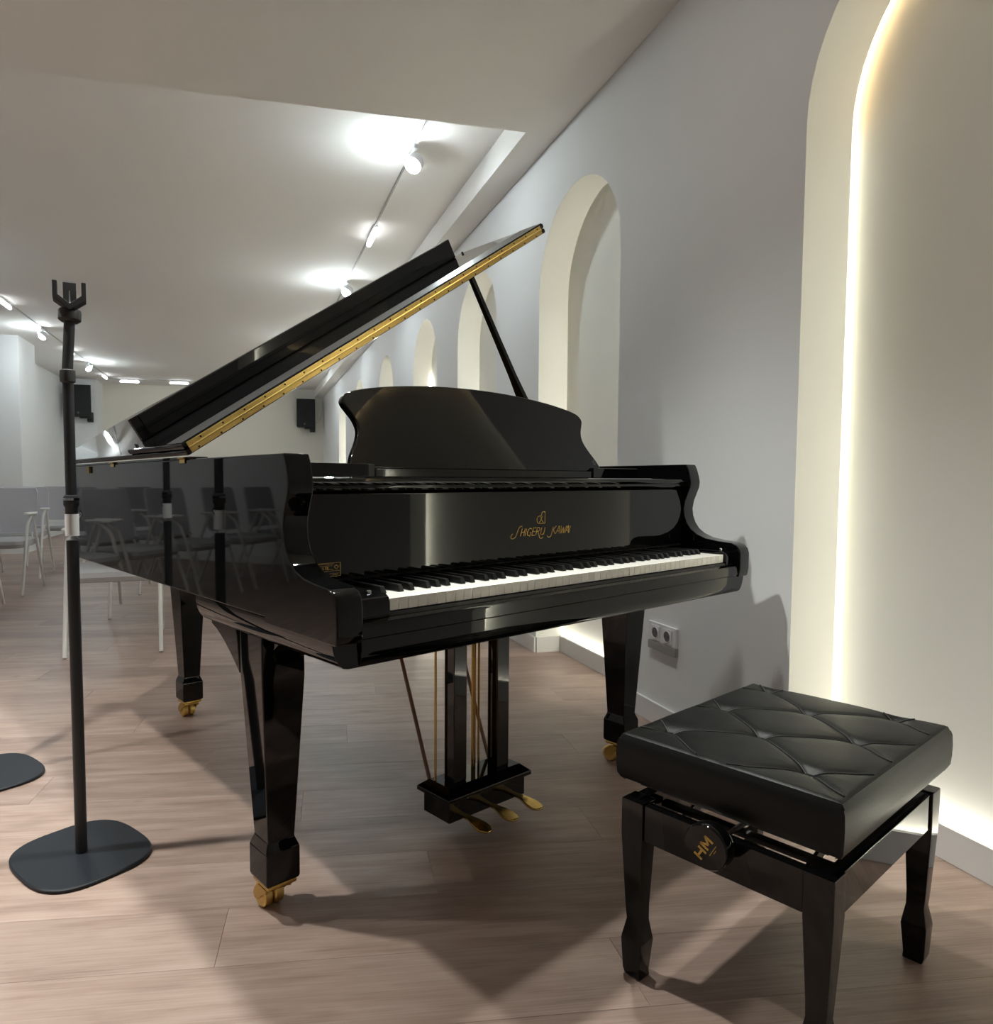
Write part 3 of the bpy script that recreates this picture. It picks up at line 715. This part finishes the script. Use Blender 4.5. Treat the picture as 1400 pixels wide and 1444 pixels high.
# ================================================================== stands with flat bases
def stand(loc, rz, label, lean=0.03):
    t = thing('microphone_stand', label, 'stand', loc, rz, None)
    mb = MB(); rings = []
    def se(hx, hy, z, n=56, e=3.0):
        out = []
        for i in range(n):
            a = 2*PI*i/n; c_, s_ = math.cos(a), math.sin(a)
            out.append((hx*abs(c_)**(2/e)*(1 if c_ >= 0 else -1), hy*abs(s_)**(2/e)*(1 if s_ >= 0 else -1), z))
        return out
    for hx, hy, z in ((0.146,0.156,0.0),(0.150,0.160,0.003),(0.150,0.160,0.008),(0.147,0.157,0.0105)): rings.append(se(hx, hy, z))
    MB().loft(rings).build('base_plate', M['basesteel'], t)
    MB().lathe([(0.0145,0.0),(0.0145,0.80)], 24, (0,0,0.0107)).build('lower_tube', M['standblk'], t)
    MB().lathe([(0.0165,0.0),(0.0165,0.054)], 24, (0,0,0.822)).build('label_band', M['band'], t)
    cl = MB().lathe([(0.0150,0.0),(0.0150,0.016),(0.0185,0.022),(0.0185,0.040),(0.0165,0.046),(0.0130,0.047)], 24, (0,0,0.8765)).build('clutch', M['standblk'], t)
    MB().lathe([(0.0188,0.0),(0.0188,0.006)], 24, (0,0,0.9105)).build('clutch_ring', M['chrome'], cl)
    MB().tube([(0.016,-0.006,0.866),(0.0215,-0.008,0.874),(0.017,-0.006,0.884)], 0.0016, 8).build('clutch_screw', M['chrome'], cl)
    MB().lathe([(0.0128,0.0),(0.0128,0.275)], 20, (0,0,0.9238)).build('upper_tube', M['standblk'], t)
    jt = MB().lathe([(0.013,0.0),(0.0178,0.003),(0.0185,0.016),(0.0178,0.030),(0.0130,0.033)], 24, (0,0,1.1990)).build('joint_collar', M['rubber'], t)
    a = Vector((0,0,1.2325)); b = Vector((0.010,0.004,1.352))
    MB().tube([a, b], 0.0128, 20).build('neck_tube', M['standblk'], t)
    ax = (b-a).normalized()
    # cup and clip
    hd_ = MB().lathe([(0.006,0.0),(0.020,0.001),(0.0262,0.006),(0.0268,0.026),(0.0250,0.030)], 28, tuple(b-ax*0.004), tuple(ax)).build('clip_cup', M['rubber'], t)
    c = b+ax*0.027
    R3 = Matrix.Translation(c) @ Matrix.Rotation(-0.62+0.20, 4, 'Z')
    vee = [(-0.037,0.062),(-0.037,0.020),(0.0,-0.006),(0.037,0.020),(0.037,0.062),(0.0265,0.062),(0.0265,0.030),(0.0,0.010),(-0.0265,0.030),(-0.0265,0.062)]
    MB().prism(vee, -0.030, 0.012, 'y').xform(R3).build('clip_jaw', M['rubber'], t, bevel=0.001)
    MB().box(-0.015, 0.015, 0.0122, 0.020, 0.0, 0.070).xform(R3).build('clip_spine', M['rubber'], t, bevel=0.0012)
    MB().tube([R3 @ Vector((0,-0.012,0.004)), R3 @ Vector((0,-0.008,0.044))], 0.0022, 8).build('clip_spring', M['chrome'], t)
    return t
stand((-0.428, 1.896, 0), 0.62, 'black stand with oval base plate, pale label band and forked clip beside the piano')
stand((-0.835, 2.49, 0), 0.62, 'second black stand whose rounded base plate lies behind the clip stand, near the chairs')

# ================================================================== conference chairs
def make_chair():
    t = thing('conference_chair', '', 'chair')
    seat = MB(); rings = []
    def rr(hx, y0, y1, z, r=0.05, n=6):
        out = []
        for (cx_, cy_, a0) in ((hx-r,y1-r,0),(-hx+r,y1-r,PI/2),(-hx+r,y0+r,PI),(hx-r,y0+r,1.5*PI)):
            for i in range(n+1):
                a = a0+PI/2*i/n; out.append((cx_+r*math.cos(a), cy_+r*math.sin(a), z))
        return out
    for hx, y0, y1, z, r in ((0.205,-0.22,0.20,0.392,0.05),(0.222,-0.25,0.215,0.400,0.06),(0.230,-0.262,0.22,0.425,0.06),(0.226,-0.255,0.22,0.452,0.06),(0.205,-0.23,0.20,0.466,0.06)):
        rings.append(rr(hx, y0, y1, z, r))
    seat.loft(rings).build('seat', M['seatfab'], t)
    bk_ = MB(); R_ = []
    for h, z, yo in ((0.19,0.50,0.205),(0.222,0.535,0.214),(0.226,0.70,0.246),(0.222,0.86,0.282),(0.205,0.900,0.292)):
        R_.append([(-h,yo,z),(-h*0.5,yo+0.016,z),(0,yo+0.022,z),(h*0.5,yo+0.016,z),(h,yo,z),(h,yo+0.022,z+0.004),(h*0.5,yo+0.038,z+0.004),(0,yo+0.044,z+0.004),(-h*0.5,yo+0.038,z+0.004),(-h,yo+0.022,z+0.004)])
    bk_.loft(R_).build('backrest', M['fabric'], t, bevel=0.004, angle=40)
    for s in (-1, 1):
        x = s*0.245
        MB().tube([(x,-0.005,0.672),(x,-0.04,0.648),(x,-0.10,0.615),(x,-0.125,0.588),(x,-0.145,0.54),(x,-0.335,0.004)], [0.0125]*5+[0.012], 10).build('leg', M['whitetube'], t)
        MB().tube([(x,0.015,0.672),(x,0.035,0.640),(x,0.325,0.004)], [0.0125,0.0125,0.012], 10).build('leg', M['whitetube'], t)
        p = [( (0.036 if abs(q) < 0.8 else 0.026)) for q in (0,)]
        rings = []
        for z, g in ((0.672,-0.008),(0.676,0.0),(0.686,0.0),(0.690,-0.006)):
            ring = []
            for i in range(28):
                a = 2*PI*i/28; c_, s_ = math.cos(a), math.sin(a)
                ring.append((x+(0.036+g)*abs(c_)**0.8*(1 if c_ >= 0 else -1), -0.02+(0.135+g)*abs(s_)**0.8*(1 if s_ >= 0 else -1), z))
            rings.append(ring)
        MB().loft(rings).build('armrest', M['whitepad'], t)
        MB().tube([(x,0.13,0.424),(s*0.20,0.16,0.43),(s*0.19,0.20,0.50)], 0.008, 8).build('back_bracket', M['whitetube'], t)
        MB().tube([(s*0.243,-0.187,0.420),(s*0.215,-0.175,0.418)], 0.008, 8).build('seat_bracket', M['whitetube'], t)
    return t
chair0 = make_chair()
CH = [(-0.765,4.43,0.10,'grey chair with white legs standing beyond the tail of the piano, closest to it'),
      (-0.72,5.53,0.05,'grey chair with white legs in the row behind the chair at the piano tail'),
      (-0.66,6.60,0.0,'grey chair with white legs, third back from the piano tail'),
      (-2.12,5.72,0.0,'grey chair with white armrests across the aisle, second row of its block'),
      (-2.09,6.74,0.0,'grey chair with white armrests across the aisle, third row, its back fully seen'),
      (-2.27,7.86,0.05,'grey chair with white armrests across the aisle, fourth row'),
      (-2.18,8.95,0.0,'grey chair with white armrests across the aisle, row before the wall pier'),
      (-2.12,4.63,0.0,'grey chair across the aisle, mirrored in the piano side, front of its block'),
      (-2.76,4.72,0.0,'grey chair mirrored in the piano side, second seat in from the aisle, leading row'),
      (-3.42,4.76,0.0,'grey chair mirrored in the piano side, third seat in from the aisle, leading row'),
      (-4.1,4.76,0.0,'grey chair mirrored in the piano side, fourth seat in from the aisle, leading row'),
      (-4.76,4.8,0.0,'grey chair mirrored in the piano side, fifth seat in from the aisle, leading row'),
      (-2.76,5.8,0.0,'grey chair mirrored in the piano side, second seat in from the aisle, next row back'),
      (-3.42,5.82,0.0,'grey chair mirrored in the piano side, third seat in from the aisle, next row back'),
      (-4.1,5.82,0.0,'grey chair mirrored in the piano side, fourth seat in from the aisle, next row back'),
      (-0.10,6.75,0.0,'grey chair hidden mostly behind the piano tail, inner seat of its row'),
      (1.18,4.22,0.0,'grey chair by the arched wall, a white foot showing under the piano')]
for i, (x, y, rz, lab) in enumerate(CH):
    o = chair0 if i == 0 else copy_tree(chair0)
    o.location = (x, y, 0); o.rotation_euler = (0, 0, rz); o['label'] = lab; o['group'] = 'grey conference chairs in rows'

# ================================================================== wall fittings
ot = thing('wall_outlet', 'white double power socket plate on the wall beside the piano leg', 'socket', (XW, 2.394, 0.352))
MB().box(-0.012, -0.0002, -0.092, 0.092, -0.022, 0.054).build('plate', M['socket'], ot, bevel=0.003)
MB().box(-0.014, -0.0002, -0.092, 0.092, -0.054, -0.0225).build('lower_strip', M['socketgrey'], ot, bevel=0.002)
for y in (-0.040, 0.040):
    so = MB().box(-0.0155, -0.0122, y-0.028, y+0.028, -0.014, 0.044).build('socket_face', M['socket'], ot, bevel=0.002)
    rm = MB().lathe([(0.0197,0.0),(0.0225,0.0),(0.0225,0.002),(0.0205,0.002),(0.0197,0.0)], 24, (-0.0155,y,0.015), (-1,0,0)); rm.f = [q for q in rm.f if len(q) == 4]
    rm.build('socket_rim', M['socket'], so)
    MB().lathe([(0.0195,0.0),(0.0195,0.0009)], 24, (-0.0155,y,0.015), (-1,0,0)).build('socket_well', M['wellgrey'], so)
    for dy in (-0.0095, 0.0095):
        MB().lathe([(0.0028,0.0),(0.0028,0.0006)], 10, (-0.0164,y+dy,0.015), (-1,0,0)).build('pin_hole', M['hole'], so)
def speaker(loc, rz, label, cable):
    t = thing('wall_speaker', label, 'speaker', loc, rz)
    cab = MB().prism([(-0.19,-0.30),(0.19,-0.30),(0.15,-0.02),(-0.15,-0.02)], -0.285, 0.285, 'z').build('cabinet', M['speaker'], t, bevel=0.008)
    MB().box(-0.180, 0.180, -0.306, -0.3005, -0.275, 0.275).build('grille', M['grille'], t, bevel=0.004)
    MB().lathe([(0.020,0.0),(0.020,0.003)], 20, (-0.03,-0.3062,-0.225), (0,-1,0)).build('badge', M['emblemgrey'], t)
    MB().box(-0.02, 0.17, -0.24, -0.10, -0.315, -0.287).build('yoke', M['speaker'], t, bevel=0.003)
    MB().box(0.10, 0.20, -0.16, -0.0, -0.375, -0.20).build('wall_bracket', M['speaker'], t, bevel=0.004)
    if cable:
        MB().tube([(0.19,-0.02,-0.20),(0.27,-0.012,-0.16),(0.34,-0.01,-0.05),(0.37,-0.01,0.12),(0.375,-0.01,0.27)], 0.005, 6).build('cable', M['trackgrey'], t)
    return t
speaker((1.175, YF-0.001, 2.36), 0, 'black wall speaker on the end wall beside the arched niches', True)
speaker((-3.00, 14.299, 2.44), 0.10, 'black wall speaker on the pilaster behind the clip stand', False)

# ================================================================== lamps
def downlight(x, y, lab, k=1.0):
    if x > 0.5: k = 0.45
    tilt = 0.28 if x > 0.5 else 0.0
    t = thing('recessed_downlight', lab, 'downlight', (x, y, ZS), 0, 'downlights in the lowered ceiling')
    mb = MB(); n = 32
    mb.lathe([(0.048,-0.0002),(0.060,-0.0002),(0.060,-0.004),(0.050,-0.006),(0.046,-0.002)], n); mb.f = [q for q in mb.f if len(q) == 4]
    mb.build('ring', M['lampwhite'], t)
    MB().lathe([(0.046,-0.0015),(0.046,-0.0005)], n).build('lens', M['lens'], t)
    ld = bpy.data.lights.new('downlight_beam', 'SPOT'); ld.energy = DOWN_W*k; ld.spot_size = math.radians(107); ld.spot_blend = 1.0
    ld.shadow_soft_size = 0.045; ld.color = (0.98, 1.0, 0.95)
    lo_ = bpy.data.objects.new('beam', ld); C.objects.link(lo_); lo_.parent = t; lo_.location = (0, 0, -0.03); lo_.rotation_euler = (0, tilt, 0)
for x, lab in ((0.86,'round recessed downlight in the lowered ceiling next to the niche wall'), (-0.03,'round recessed downlight in the lowered ceiling above the piano keyboard'),
               (-1.06,'round recessed downlight in the lowered ceiling above the clip stand'), (-2.10,'round recessed downlight in the lowered ceiling near the outer chairs')):
    downlight(x, 1.90, lab)
for x, lab in ((-2.10,'added unseen downlight farthest from the niche wall, in the row behind the bench'), (-1.06,'added unseen downlight in the middle of the row behind the bench'), (-0.03,'added unseen downlight closest to the niche wall, in the row behind the bench')): downlight(x, -1.2, lab, 0.08)  # dim unseen row added behind the camera to light the near end
def track(p0, p1, lab):
    a = Vector(p0); b = Vector(p1); t = thing('ceiling_track', lab, 'track', (a.x, a.y, ZC-0.0005))
    d = (b-a); n_ = Vector((-d.y, d.x)).normalized()*0.0055
    q = [(-n_.x,-n_.y),(d.x-n_.x,d.y-n_.y),(d.x+n_.x,d.y+n_.y),(n_.x,n_.y)]
    MB().prism(q, -0.012, 0, 'z').build('rail', M['trackgrey'], t)
track((0.95,3.60), (0.95,14.0), 'slim grey ceiling track running beside the bulkhead')
track((-2.46,3.60), (-2.46,14.0), 'slim grey ceiling track over the aisle side of the wall pier')
track((-2.46,14.09), (0.95,14.09), 'slim grey ceiling track crossing in front of the end wall')
def spot(x, y, dirx, lab):
    t = thing('track_spotlight', lab, 'spotlight', (x, y, ZC-0.0125), 0, 'round spotlights on the ceiling tracks')
    MB().box(-0.012, 0.012, -0.05, 0.05, -0.022, -0.0002).build('adapter', M['lampwhite'], t, bevel=0.003)
    MB().lathe([(0.008,-0.060),(0.008,-0.022)], 12).build('stem', M['lampwhite'], t)
    ax = Vector((dirx*0.55, -0.25, -0.8)).normalized(); c = Vector((0,0,-0.085))
    MB().lathe([(0.020,-0.048),(0.042,-0.040),(0.050,-0.020),(0.050,0.012),(0.047,0.014)], 24, tuple(c), tuple(ax)).build('head', M['lampwhite'], t)
    MB().lathe([(0.046,0.0142),(0.044,0.030),(0.030,0.042),(0.006,0.047)], 24, tuple(c), tuple(ax)).build('globe', M['globe'], t)
    # added glowing ball, no part of the fitting, washes the ceiling beside the head
    MB().sphere(tuple(c+Vector((dirx*0.054, 0, 0.030))), 0.005, 12, 8).build('added_glow_ball', M['globe'], t)
def bar(x, y, along, lab):
    t = thing('track_bar_light', lab, 'bar light', (x, y, ZC-0.0125), 0 if along == 'y' else PI/2, 'bar lights on the ceiling tracks')
    MB().box(-0.017, 0.017, -0.15, 0.15, -0.020, -0.0002).build('housing', M['lampwhite'], t, bevel=0.002)
    MB().tube([(0,-0.172,-0.0402),(0,-0.164,-0.0402),(0,-0.150,-0.0402),(0,0.150,-0.0402),(0,0.164,-0.0402),(0,0.172,-0.0402)], [0.007,0.016,0.020,0.020,0.016,0.007], 14).build('diffuser', M['bar'], t)
for k, y in enumerate((4.02, 6.80, 9.6, 12.4)):
    spot(0.95, y, -1, ['round spotlight on the bulkhead track just past the lowered ceiling', 'round spotlight on the bulkhead track above the raised lid', 'third spotlight along the bulkhead track, behind the lid', 'last spotlight along the bulkhead track'][k])
for k, y in enumerate((5.42, 8.2, 11.0)):
    bar(0.95, y, 'y', ['white bar light on the bulkhead track between the two leading spotlights', 'second white bar light along the bulkhead track', 'third white bar light along the bulkhead track'][k])
for k, y in enumerate((9.70, 12.25, 4.1, 6.9)):
    spot(-2.46, y, -1 if k != 1 else 1, ['round spotlight on the aisle track beside the wall pier', 'round spotlight on the aisle track close to the pilaster speaker', 'aisle track spotlight above the leading chair rows', 'aisle track spotlight above the middle chair rows'][k])
for k, y in enumerate((11.1, 13.6, 5.5, 8.3)):
    bar(-2.46, y, 'y', ['white bar light on the aisle track just beyond the wall pier', 'white bar light ending the aisle track', 'white bar light over the leading chair rows', 'white bar light over the rear chair rows'][k])
for k, x in enumerate((-2.12, -1.24, -0.36)):
    bar(x, 14.09, 'x', ['white bar light on the crossing track next to the pilaster', 'second white bar light on the crossing track', 'third white bar light on the crossing track behind the lid'][k])
